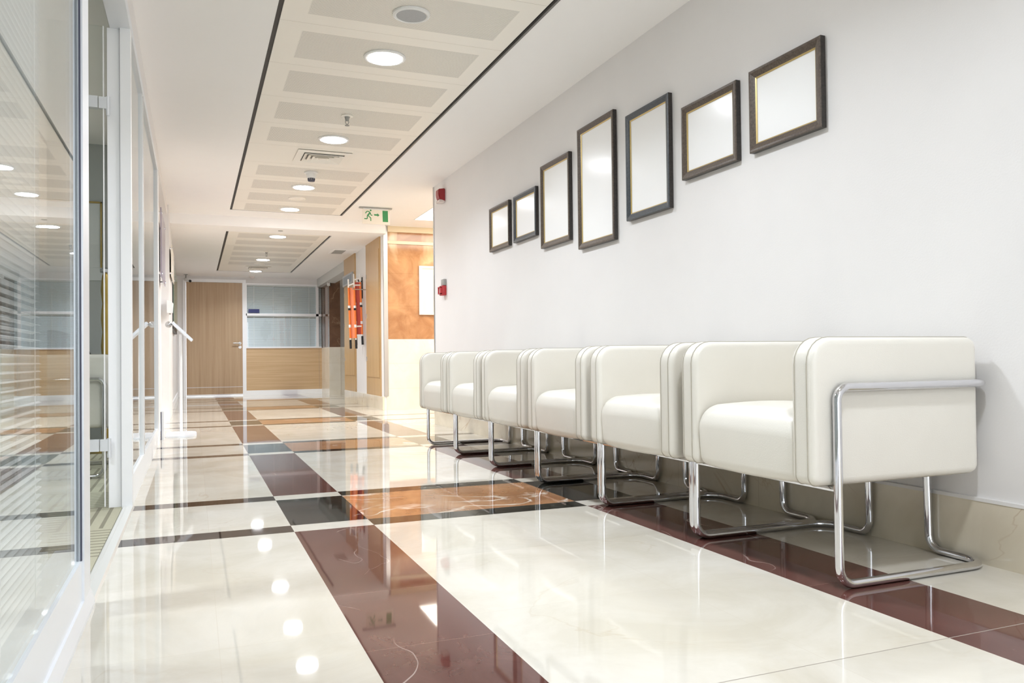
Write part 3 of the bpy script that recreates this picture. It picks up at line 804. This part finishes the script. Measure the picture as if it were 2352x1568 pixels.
obj('lock_rose', lathe(nb(), [(.001, -.024), (.03, -.024), (.03, -.014)], (.825, YB, .93), 20, 'Y'), M['alu_white'], hd, True)
w1 = thing('window_1', 'back window of two blind covered panes in aluminium frame', 'window', (1.65, YB, .9), kind='structure')
bm = nb()
box(bm, .94, 2.372, YB - .03, YB + .05, 2.135, 2.165); box(bm, .94, 2.372, YB - .03, YB + .05, 1.535, 1.58); box(bm, .94, 2.372, YB - .03, YB + .05, .905, .93)
box(bm, .94, .957, YB - .03, YB + .05, .93, 2.135); box(bm, 2.265, 2.315, YB - .03, YB + .05, .93, 2.135)
obj('window_frame', bm, M['alu_white'], w1)
bm = nb(); box(bm, .957, 2.265, YB - .008, YB - .004, 1.58, 2.135); box(bm, .957, 2.265, YB - .008, YB - .004, .93, 1.535); box(bm, 2.315, 2.372, YB - .008, YB - .004, .93, 2.135)
obj('glass', bm, M['glass'], w1)
def blind_y(x0, x1, z0, z1, y, lab):
    t = thing('venetian_blind', lab, 'venetian blind', (.5 * (x0 + x1), y, z1), 'blinds in the back window')
    bm = nb(); n = int((z1 - z0 - .03) / .02)
    for k in range(n):
        z = z0 + .012 + k * .02
        prism(bm, [(y, z - .007), (y + .001, z - .007), (y + .009, z + .008), (y + .008, z + .008)], 'X', x0, x1)
    obj('slats', bm, M['slat_back'], t)
    for q in ((x0 + .13), (x0 + .49), (x0 + .84), (x1 - .13)):
        if x0 < q < x1: obj('cord', B(q - .005, q + .005, y - .004, y - .001, z0, z1), M['cord'], t)
    obj('head_rail', B(x0, x1, y - .002, y + .02, z1 - .02, z1), M['cord'], t)
    obj('bottom_rail', B(x0, x1, y - .002, y + .012, z0, z0 + .01), M['slat_back'], t)
blind_y(.958, 2.264, 1.582, 2.134, YB + .012, 'grey blue blind behind the upper back pane')
blind_y(.958, 2.264, .932, 1.533, YB + .012, 'grey blue blind behind the lower back pane')
blind_y(2.317, 2.371, .932, 2.134, YB + .012, 'narrow blind slice at the right end of the back window')
struct('wall_back_room', B(.9, 2.5, YB + .06, YB + .08, .9, 2.17), M['wall_grey'], 'closed backing behind the back blinds', 'wall')
bm = nb(); box(bm, .94, 2.318, YB - .012, YB + .06, .09, .905); box(bm, 2.322, 2.372, YB - .012, YB + .06, .09, .905)
struct('wall_back_panel', bm, M['wood_h'], 'horizontal grain veneer panel under the back window', 'wall panel')
struct('baseboard_back', B(.94, 2.372, YB - .016, YB + .06, 0, .09), M['alu_white'], 'white skirting under the back veneer panel', 'skirting')
bs = B(.985, 1.185, YB - .036, YB - .031, 1.592, 1.665)
tag(obj('door_name_plate', bs, M['blue_sign'], loc=(1.085, YB - .03, 1.63)), 'small dark blue sign at the lower left of the upper back pane', 'sign')
ps = thing('lift_call_display', 'small white and black box high on the dark pillar', 'display', (2.36, 15.17, 2.12))
obj('housing', B(2.34, 2.385, 15.12, 15.19, 2.06, 2.185), M['white_plastic'], ps); obj('side_panel', B(2.385, 2.395, 15.12, 15.19, 2.06, 2.185), M['black_plastic'], ps); obj('lamp_dot', B(2.352, 2.366, 15.116, 15.121, 2.11, 2.14), M['red_plastic'], ps)
cc = thing('security_camera', 'small dark security camera hanging at the top left of the back door', 'security camera', (-.1, 15.9, HF))
bm = nb(); lathe(bm, [(.035, .001), (.035, -.01), (.012, -.012), (.012, -.07)], (-.13, 15.86, HF), 16); obj('bracket', bm, M['grey_plastic'], cc, True)
bm = nb(); tube(bm, [(-.155, 15.92, HF - .085), (-.06, 15.76, HF - .13)], .026, 14); obj('body', bm, M['white_plastic'], cc, True)
bm = nb(); tube(bm, [(-.06, 15.76, HF - .13), (-.052, 15.747, HF - .134)], .024, 14); obj('lens', bm, M['black_plastic'], cc, True)

# ------------------------------------------------------------------ shaft doors, sign holder and stretchers on the far right wall
NDOOR = [3]
def shaft_door(y0, y1, z0, z1, dz0, dz1, lab):
    t = thing('door_%d' % NDOOR[0], lab, 'door', (XF, .5 * (y0 + y1), z0), kind='structure'); NDOOR[0] += 1
    bm = nb(); box(bm, XF - .018, XF, y0, y1, z0, z1)
    obj('surround', bm, M['wood_door'], t)
    lf = obj('leaf', B(XF - .026, XF - .018, y0 + .02, y1 - .07, dz0, dz1), M['wood_door'], t)
    for z in (dz0 + .25, .5 * (dz0 + dz1), dz1 - .3):
        obj('hinge', B(XF - .034, XF - .026, y1 - .085, y1 - .07, z - .03, z + .03), M['steel'], lf)
shaft_door(10.33, 11.22, .17, 2.31, .42, 2.12, 'tall veneered shaft door nearest the orange marble wall')
shaft_door(12.05, 12.98, .15, 2.29, .42, 2.0, 'veneered shaft door behind the orange stretcher')
sh = thing('sign_holder', 'grey framed notice holder above the orange stretcher', 'sign', (XF - .03, 12.5, 1.99))
bm = nb(); prism(bm, [(12.1, 1.83), (12.92, 1.83), (12.92, 2.0), (12.1, 2.0)], 'X', XF - .05, XF - .027); obj('frame', bm, M['holder'], sh)
obj('sheet', B(XF - .053, XF - .050, 12.16, 12.86, 1.86, 1.97), M['notice'], sh)

def stretcher(xa, xb, ya, yb, ztop, zbot, mfab, lab, bar_to=None, lean=.0):
    """folded stretcher hanging upright: two poles, sheet between, sleeves, grips, spreader bars"""
    t = thing('folding_stretcher', lab, 'stretcher', (.5 * (xa + xb), .5 * (ya + yb), zbot))
    def P(x, y, z): return (x + lean * (z - zbot), y, z)
    def seg(x, y, z0, z1, r): return tube(nb(), [P(x, y, z0), P(x, y, z1)], r, 12)
    for (x, y) in ((xa, ya), (xb, yb)):
        p = obj('pole', seg(x, y, zbot + .1, ztop, .010), M['white_plastic'], t, True)
        obj('grip', seg(x, y, zbot, zbot + .125, .016), M['black_plastic'], p, True)
        obj('sleeve', seg(x, y, zbot + .15, ztop - .12, .0145), M['orange'], t, True)
        obj('clamp', seg(x, y, zbot + .30, zbot + .34, .0185), M['white_plastic'], t, True)
        obj('joint', seg(x, y, zbot + .575, zbot + .61, .0185), M['white_plastic'], t, True)
        obj('strap', seg(x, y, zbot + .545, zbot + .575, .018), M['black_plastic'], t, True)
    bm = nb(); n = 8; m = 14; g = []
    for i in range(n + 1):
        row = []
        for j in range(m + 1):
            q = i / n; z = zbot + .15 + (ztop - .12 - zbot - .15) * j / m
            sag = .012 * math.sin(PI * q) + .003 * math.sin(j * 1.7) * math.sin(PI * q)
            row.append(P(xa + (xb - xa) * q, ya + (yb - ya) * q + sag, z))
        g.append(row)
    V = [[bm.verts.new(p) for p in r] for r in g]; U = [[bm.verts.new((p[0], p[1] + .004, p[2])) for p in r] for r in g]
    for i in range(n):
        for j in range(m):
            bm.faces.new((V[i][j], V[i + 1][j], V[i + 1][j + 1], V[i][j + 1])); bm.faces.new((U[i][j], U[i][j + 1], U[i + 1][j + 1], U[i + 1][j]))
    for j in range(m):
        bm.faces.new((V[0][j], V[0][j + 1], U[0][j + 1], U[0][j])); bm.faces.new((V[n][j + 1], V[n][j], U[n][j], U[n][j + 1]))
    for i in range(n):
        bm.faces.new((V[i + 1][0], V[i][0], U[i][0], U[i + 1][0])); bm.faces.new((V[i][m], V[i + 1][m], U[i + 1][m], U[i][m]))
    obj('sheet', bm, mfab, t, True)
    obj('spreader_bar', tube(nb(), [P(xa, ya, ztop - .09), P(xb, yb, ztop - .06)], .011, 10), M['white_plastic'], t, True)
    for (dz, dx) in bar_to or ():
        p = P(xb, yb, zbot + dz)
        obj('foot_bar', tube(nb(), [p, (p[0] + dx, yb + .01, p[2] + .004)], .0105, 10), M['white_plastic'], t, True)
    return t
stretcher(2.066, 2.14, 11.30, 11.27, 1.80, .815, M['orange_pale'], 'orange folded stretcher hanging in front of its darker twin', bar_to=((.315, .085), (.90, .09)), lean=-.028)
stretcher(2.185, 2.268, 11.50, 11.47, 1.90, .875, M['orange_shaded'], 'folded stretcher with orange poles, shade painted into its dark red sheet, against the white wall', bar_to=(), lean=-.03)
hk = thing('wall_hook', 'black wall hook holding the stretcher with the shaded sheet', 'hook', (XF, 11.52, 1.78))
bm = nb(); box(bm, XF - .012, XF, 11.54, 11.58, 1.55, 1.86); obj('plate', bm, M['black_plastic'], hk)
bm = nb(); tube(bm, fillet([(XF - .01, 11.56, 1.80), (XF - .06, 11.56, 1.80), (XF - .06, 11.56, 1.84)], .012), .008, 8); obj('arm', bm, M['black_plastic'], hk, True)

hk2 = thing('wall_hook', 'long steel wall hook carrying the orange stretcher', 'hook', (XF, 11.262, 1.66))
obj('plate', B(XF - .01, XF, 11.245, 11.28, 1.62, 1.70), M['white_plastic'], hk2)
obj('arm', tube(nb(), fillet([(XF - .008, 11.262, 1.655), (2.095, 11.262, 1.655), (2.095, 11.262, 1.70)], .012), .007, 8), M['steel'], hk2, True)
# notice board on the orange marble
nbd = thing('notice_board', 'blank pale notice board with white frame on the orange marble', 'notice board', (3.3, YM, 1.24))
bm = nb(); x0, x1, z0, z1 = 2.768, 3.95, 1.243, 1.888
for a in ((x0, x0 + .04, z0, z1), (x1 - .04, x1, z0, z1), (x0 + .04, x1 - .04, z0, z0 + .033), (x0 + .04, x1 - .04, z1 - .033, z1)): box(bm, a[0], a[1], YM - .03, YM, a[2], a[3])
obj('frame', bm, M['board_frame'], nbd); obj('panel', B(x0 + .04, x1 - .04, YM - .018, YM - .004, z0 + .03, z1 - .03), M['board'], nbd)

# ------------------------------------------------------------------ left side: glass partition, door, posts
ZH = 2.165
XG = -.273     # glass plane
w2 = thing('window_2', 'near glass partition at the left edge in aluminium frame', 'glass partition', (XG, 0, 0), kind='structure')
bm = nb()
box(bm, -.345, -.268, -4.9, 2.42, .045, .148); box(bm, -.345, -.285, -4.9, 2.42, .148, .153)
box(bm, -.292, -.262, 2.295, 2.42, 0.045, ZH + .05); box(bm, -.345, -.262, -4.9, 2.42, ZH, ZH + .05)
obj('window_frame', bm, M['alu'], w2)
obj('gasket', B(-.2705, -.2665, 2.289, 2.2948, .148, ZH), M['alu_dark'], w2)
bm = nb(); prism(bm, [(-.345, 0), (-.252, 0), (-.252, .012), (-.262, .045), (-.345, .045)], 'Y', -4.9, 2.43)
obj('floor_rail', bm, M['alu'], w2)
bm = nb(); box(bm, XG - .004, XG, -4.9, 2.294, .15, ZH); 
obj('glass', bm, M['glass'], w2)
bm = nb(); box(bm, -.339, -.336, -4.9, 2.25, .15, ZH)
obj('glass', bm, M['glass'], w2)
vb = thing('venetian_blind', 'grey blind with tilted slats inside the near glass partition', 'venetian blind', (-.312, 1, ZH))
bm = nb(); k = 0; z = .17
while z < ZH - .03:
    up = []; lo_ = []
    for q in range(6):
        t_ = q / 5; hx = -.3215 + .016 * t_; hz = z - .001 + .002 * t_ + .0034 * math.sin(PI * t_)
        up.append((hx, hz + .0003)); lo_.append((hx, hz))
    prism(bm, up + lo_[::-1], 'Y', -2.5, 1.97)
    z += .0165
obj('slats', bm, M['slat'], vb)
for y in (1.87, 1.55, .9): obj('cord', B(-.302, -.301, y - .003, y + .003, .15, ZH), M['cord'], vb)
obj('head_rail', B(-.325, -.301, -2.5, 1.98, ZH - .025, ZH), M['slat'], vb)

# head beam and bulkhead
bm = nb(); box(bm, -.345, XL, 2.42, 7.04, ZH, ZH + .055)
struct('trim_7', bm, M['alu'], 'aluminium head rail over the glass door', 'door head')
struct('wall_left_bulkhead', B(-.36, XL - .006, -4.9, 7.06, ZH + .055, HC), M['wall'], 'plaster bulkhead above the left glass partition', 'wall')
# threshold
bm = nb(); prism(bm, [(-.302, .0), (-.252, .0), (-.258, .007), (-.296, .007)], 'Y', 2.43, 3.97); box(bm, -.288, -.284, 2.43, 3.97, .007, .009)
struct('trim_8', bm, M['floor_metal'], 'metal threshold strip across the glass doorway', 'threshold')
# far jamb
bm = nb(); box(bm, -.303, XL, 3.965, 4.03, 0, ZH); box(bm, -.357, -.3045, 3.985, 4.03, 0, ZH); box(bm, -.3045, -.303, 3.98, 4.03, 0, ZH, 1)
struct('trim_9', bm, [M['alu_white'], M['alu_dark']], 'broad white door post on the far side of the glass door', 'door post')
# glass door leaf, opened into the room
d2 = thing('door_2', 'frameless glass door opened into the left room, on two metal hinges', 'glass door', (-.365, 3.975, 0), kind='structure')
lf = obj('leaf', B(-1.28, -.368, 3.962, 3.972, .012, ZH - .004), M['glass'], d2)
obj('edge_strip', B(-.372, -.3675, 3.96, 3.974, .012, ZH - .004), M['alu_white'], d2)
for z in (1.815, .285):
    bm = nb(); box(bm, -.44, -.392, 3.95, 3.984, z - .026, z + .026); box(bm, -.388, -.355, 3.955, 3.982, z - .026, z + .026)
    h = obj('hinge', bm, M['alu'], d2)
    obj('pin', tube(nb(), [(-.352, 3.962, z - .055), (-.352, 3.962, z + .03)], .0085, 10), M['alu'], h, True)
# second glazed stretch
w3 = thing('window_3', 'glazed partition beyond the glass doorway with one slim mullion', 'glass partition', (XG, 5.2, 0), kind='structure')
bm = nb(); box(bm, -.345, -.262, 4.03, 7.04, 0.0, .135); box(bm, -.282, -.262, 4.90, 5.01, .135, ZH); box(bm, -.30, -.258, 6.80, 7.04, 0, ZH); box(bm, -.345, -.262, 4.03, 4.06, .135, ZH)
obj('window_frame', bm, M['alu_white'], w3)
obj('gasket', B(-.2635, -.2612, 4.95, 4.958, .135, ZH), M['alu_dark'], w3)
bm = nb(); box(bm, XG - .006, XG, 4.06, 4.90, .135, ZH); box(bm, XG - .006, XG, 5.01, 6.80, .135, ZH)
obj('glass', bm, M['glass'], w3)

# left wall beyond the glazing
struct('wall_left', B(-.45, -.33, 7.04, 9.55, 0, HC + .02), M['wall'], 'white wall behind the slim sign stand', 'wall')
struct('wall_left_pier', B(-.45, -.25, 9.55, 10.95, 0, HC), M['wall'], 'white wall pier with the hand dispenser', 'wall pier')
struct('wall_left_far', B(-.45, -.285, 10.95, YB + .1, 0, HF + .02), M['wall'], 'white wall between the black picture and the back door', 'wall')
struct('wall_left_top', B(-.45, -.268, 7.07, YS, ZH + .12, HC), M['wall'], 'plaster band over the left wall posters', 'wall')
struct('baseboard_left', B(-.285, -.272, 10.96, YB - .03, 0, .1), M['alu_white'], 'low white skirting on the far left wall', 'skirting')

# room behind the glass
struct('wall_office_end', B(-4.2, -.335, 7.0, 7.15, 0, HC), M['wallpaper'], 'pale grey end wall inside the left room', 'wall')
struct('wall_office_side', B(-4.3, -4.2, Y0, 7.15, 0, HC), M['wall_grey'], 'grey side wall inside the left room', 'wall')
struct('ceiling_office', B(-4.2, -.36, Y0, 7.1, HC - .02, HC + .08), M['ceil'], 'ceiling of the left room', 'ceiling')
struct('wall_office_near', B(-4.2, -.36, Y0 - .1, Y0, 0, HC), M['wall_grey'], 'near wall of the left room', 'wall')
for (x, y, lab) in ((-1.15, 2.3, 'first unseen downlight added to brighten the left room'), (-1.9, 4.6, 'second unseen downlight added to brighten the left room')):  # out-of-view lamps added to brighten the room and door post
    o = dup(dl0, (x, y, HC - .02), 0, lab); o['group'] = 'added unseen downlights in the left room'
oc = dup(ch0, (-.735, 5.375, 0), PI, 'pale leather armchair inside the room, seen through the glass door')
oc['group'] = ''
del oc['group']
wb = thing('wall_board', 'pale framed board on the end wall inside the left room', 'board', (-.9, 7.0, 1.5))
bm = nb(); box(bm, -1.6, -.665, 6.975, 7.0, 1.905, 1.918); box(bm, -.677, -.665, 6.975, 7.0, 1.4, 1.918)
obj('frame', bm, M['bronze'], wb); obj('sheet', B(-1.6, -.677, 6.985, 7.0, 1.4, 1.906), M['paper'], wb)
np_ = thing('pinned_notice', 'white notice sheet pinned below the framed board in the left room', 'notice', (-.9, 6.98, 1.35))
obj('sheet', B(-1.2, -.662, 6.99, 7.0, 1.30, 1.44), M['paper'], np_)
gp = thing('floor_lamp', 'gold turned lamp pole standing behind the armchair in the left room', 'floor lamp', (-.62, 6.5, 0))
pr_ = [(.001, .003), (.12, .003), (.12, .025), (.03, .035)]
z = .05
for k in range(6):
    pr_ += [(.020, z), (.026, z + .05), (.030, z + .10), (.026, z + .16), (.020, z + .205)]; z += .207
pr_ += [(.012, z + .02)]
obj('pole', lathe(nb(), pr_, (-.60, 6.5, 0), 20), M['bronze'], gp, True)
obj('collar', lathe(nb(), [(.03, z + .02), (.034, z + .025), (.034, z + .045), (.01, z + .06)], (-.60, 6.5, 0), 20), M['steel'], gp, True)
dc = thing('round_back_chair', 'dark patterned round backed chair behind the armchair in the left room', 'chair', (-.98, 6.5, 0))
poly = [(-.98 + .30 * math.cos(PI * k / 16), .55 + .35 * math.sin(PI * k / 16)) for k in range(17)] + [(-1.28, .45), (-.68, .45)]
bm = nb(); prism(bm, poly, 'Y', 6.70, 6.76); bmesh.ops.bevel(bm, geom=[e for e in bm.edges if abs(e.verts[0].co.y - e.verts[1].co.y) < 1e-6], offset=.015, segments=2, affect='EDGES')
obj('backrest', bm, M['pattern'], dc, True)
bm = nb(); rbox(bm, -1.27, -.69, 6.25, 6.72, .40, .48, .03); obj('seat', bm, M['pattern'], dc, True)
for (x, y) in ((-1.22, 6.3), (-.74, 6.3), (-1.22, 6.7), (-.74, 6.7)): obj('leg', tube(nb(), [(x, y, .003), (x, y, .42)], .016, 8), M['bronze'], dc, True)

# wall mounted posters on standoffs, picture, dispenser
def poster(x, y0, y1, z0, z1, xw, m, lab):
    t = thing('mounted_poster', lab, 'poster', (x, .5 * (y0 + y1), z0), 'clear posters on the left wall')
    obj('sheet', B(x - .004, x + .004, y0, y1, z0, z1), m, t)
    for y in (y0 + .06, y1 - .06):
        for z in (z0 + .04, z1 - .04):
            bm = nb(); tube(bm, [(xw, y, z), (x + .012, y, z)], .012, 10); obj('standoff', bm, M['chrome'], t, True)
poster(-.285, 8.25, 9.35, 1.47, 2.13, -.33, M['poster'], 'tall purple grey poster on steel standoffs before the wall pier')
poster(-.228, 9.7, 10.75, 1.62, 1.98, -.25, M['acrylic'], 'smaller pale poster on standoffs on the wall pier')
pf = thing('black_picture', 'large black framed picture on the far left wall, seen edge on', 'picture frame', (-.26, 12.2, 1.1))
bm = nb(); box(bm, -.285, -.245, 11.25, 13.6, 1.09, 2.0); obj('frame', bm, M['black_plastic'], pf)
obj('picture_face', B(-.245, -.236, 11.3, 13.55, 1.14, 1.95), M['poster_dark'], pf)
ds = thing('hand_gel_dispenser', 'small white wedge shaped dispenser on the wall pier', 'dispenser', (-.24, 9.52, 1.18))
bm = nb(); prism(bm, [(-.272, 1.19), (-.214, 1.19), (-.206, 1.30), (-.272, 1.335)], 'Y', 9.44, 9.55); bmesh.ops.bevel(bm, geom=bm.edges[:], offset=.004, segments=2, affect='EDGES')
obj('housing', bm, M['slat'], ds, True); obj('nozzle', tube(nb(), [(-.24, 9.49, 1.19), (-.24, 9.49, 1.175)], .01, 10), M['grey_plastic'], ds, True)

# sign stand
st = thing('sign_stand', 'slim steel floor stand with tilted panel by the left wall', 'sign stand', (-.11, 7.68, 0))
bm = nb(); prism(bm, rounded_profile(-.235, .02, 7.42, 7.95, (.1, .1, .1, .1)), 'Z', 0, .016)
bmesh.ops.bevel(bm, geom=[e for e in bm.edges if abs(e.verts[0].co.z - e.verts[1].co.z) < 1e-6 and e.verts[0].co.z > .01], offset=.005, segments=2, affect='EDGES')
obj('base', bm, M['alu'], st, True)
obj('post', tube(nb(), [(-.107, 7.68, .014), (-.107, 7.68, .90)], .0125, 14), M['alu_white'], st, True)
bm = nb(); a = Vector((-.172, 1.0)); b_ = Vector((-.012, .842)); d = (b_ - a).normalized(); n_ = Vector((d.y, -d.x)) * .012
prism(bm, [a + n_, b_ + n_, b_ - n_, a - n_], 'Y', 7.56, 7.80)
bmesh.ops.bevel(bm, geom=bm.edges[:], offset=.004, segments=2, affect='EDGES')
pn = obj('sign_panel', bm, M['alu'], st, True)
bm = nb(); bm.free()
for yy in (7.60, 7.77): obj('edge_tube', tube(nb(), [(a.x, yy, a.y + .002), (b_.x, yy, b_.y + .002)], .011, 10), M['chrome'], pn, True)
bm = nb(); lathe(bm, [(.028 * math.sin(PI * k / 14) + .0005, -.028 * math.cos(PI * k / 14)) for k in range(15)], (-.207, 7.66, .985), 20)
kn = obj('ball_knob', bm, M['steel'], st, True)
obj('neck', tube(nb(), [(-.185, 7.66, .985), (-.16, 7.67, .985)], .008, 8), M['steel'], kn, True)
ps = nb(); box(ps, -.262, -.236, 7.30, 7.42, 0, .24)
bl = thing('floor_bollard', 'short white and black door stop post on the floor beside the sign stand', 'door stop', (-.25, 7.36, 0))
obj('post', ps, M['alu_white'], bl); obj('edge_strip', B(-.262, -.255, 7.285, 7.30, 0, .235), M['alu_dark'], bl)
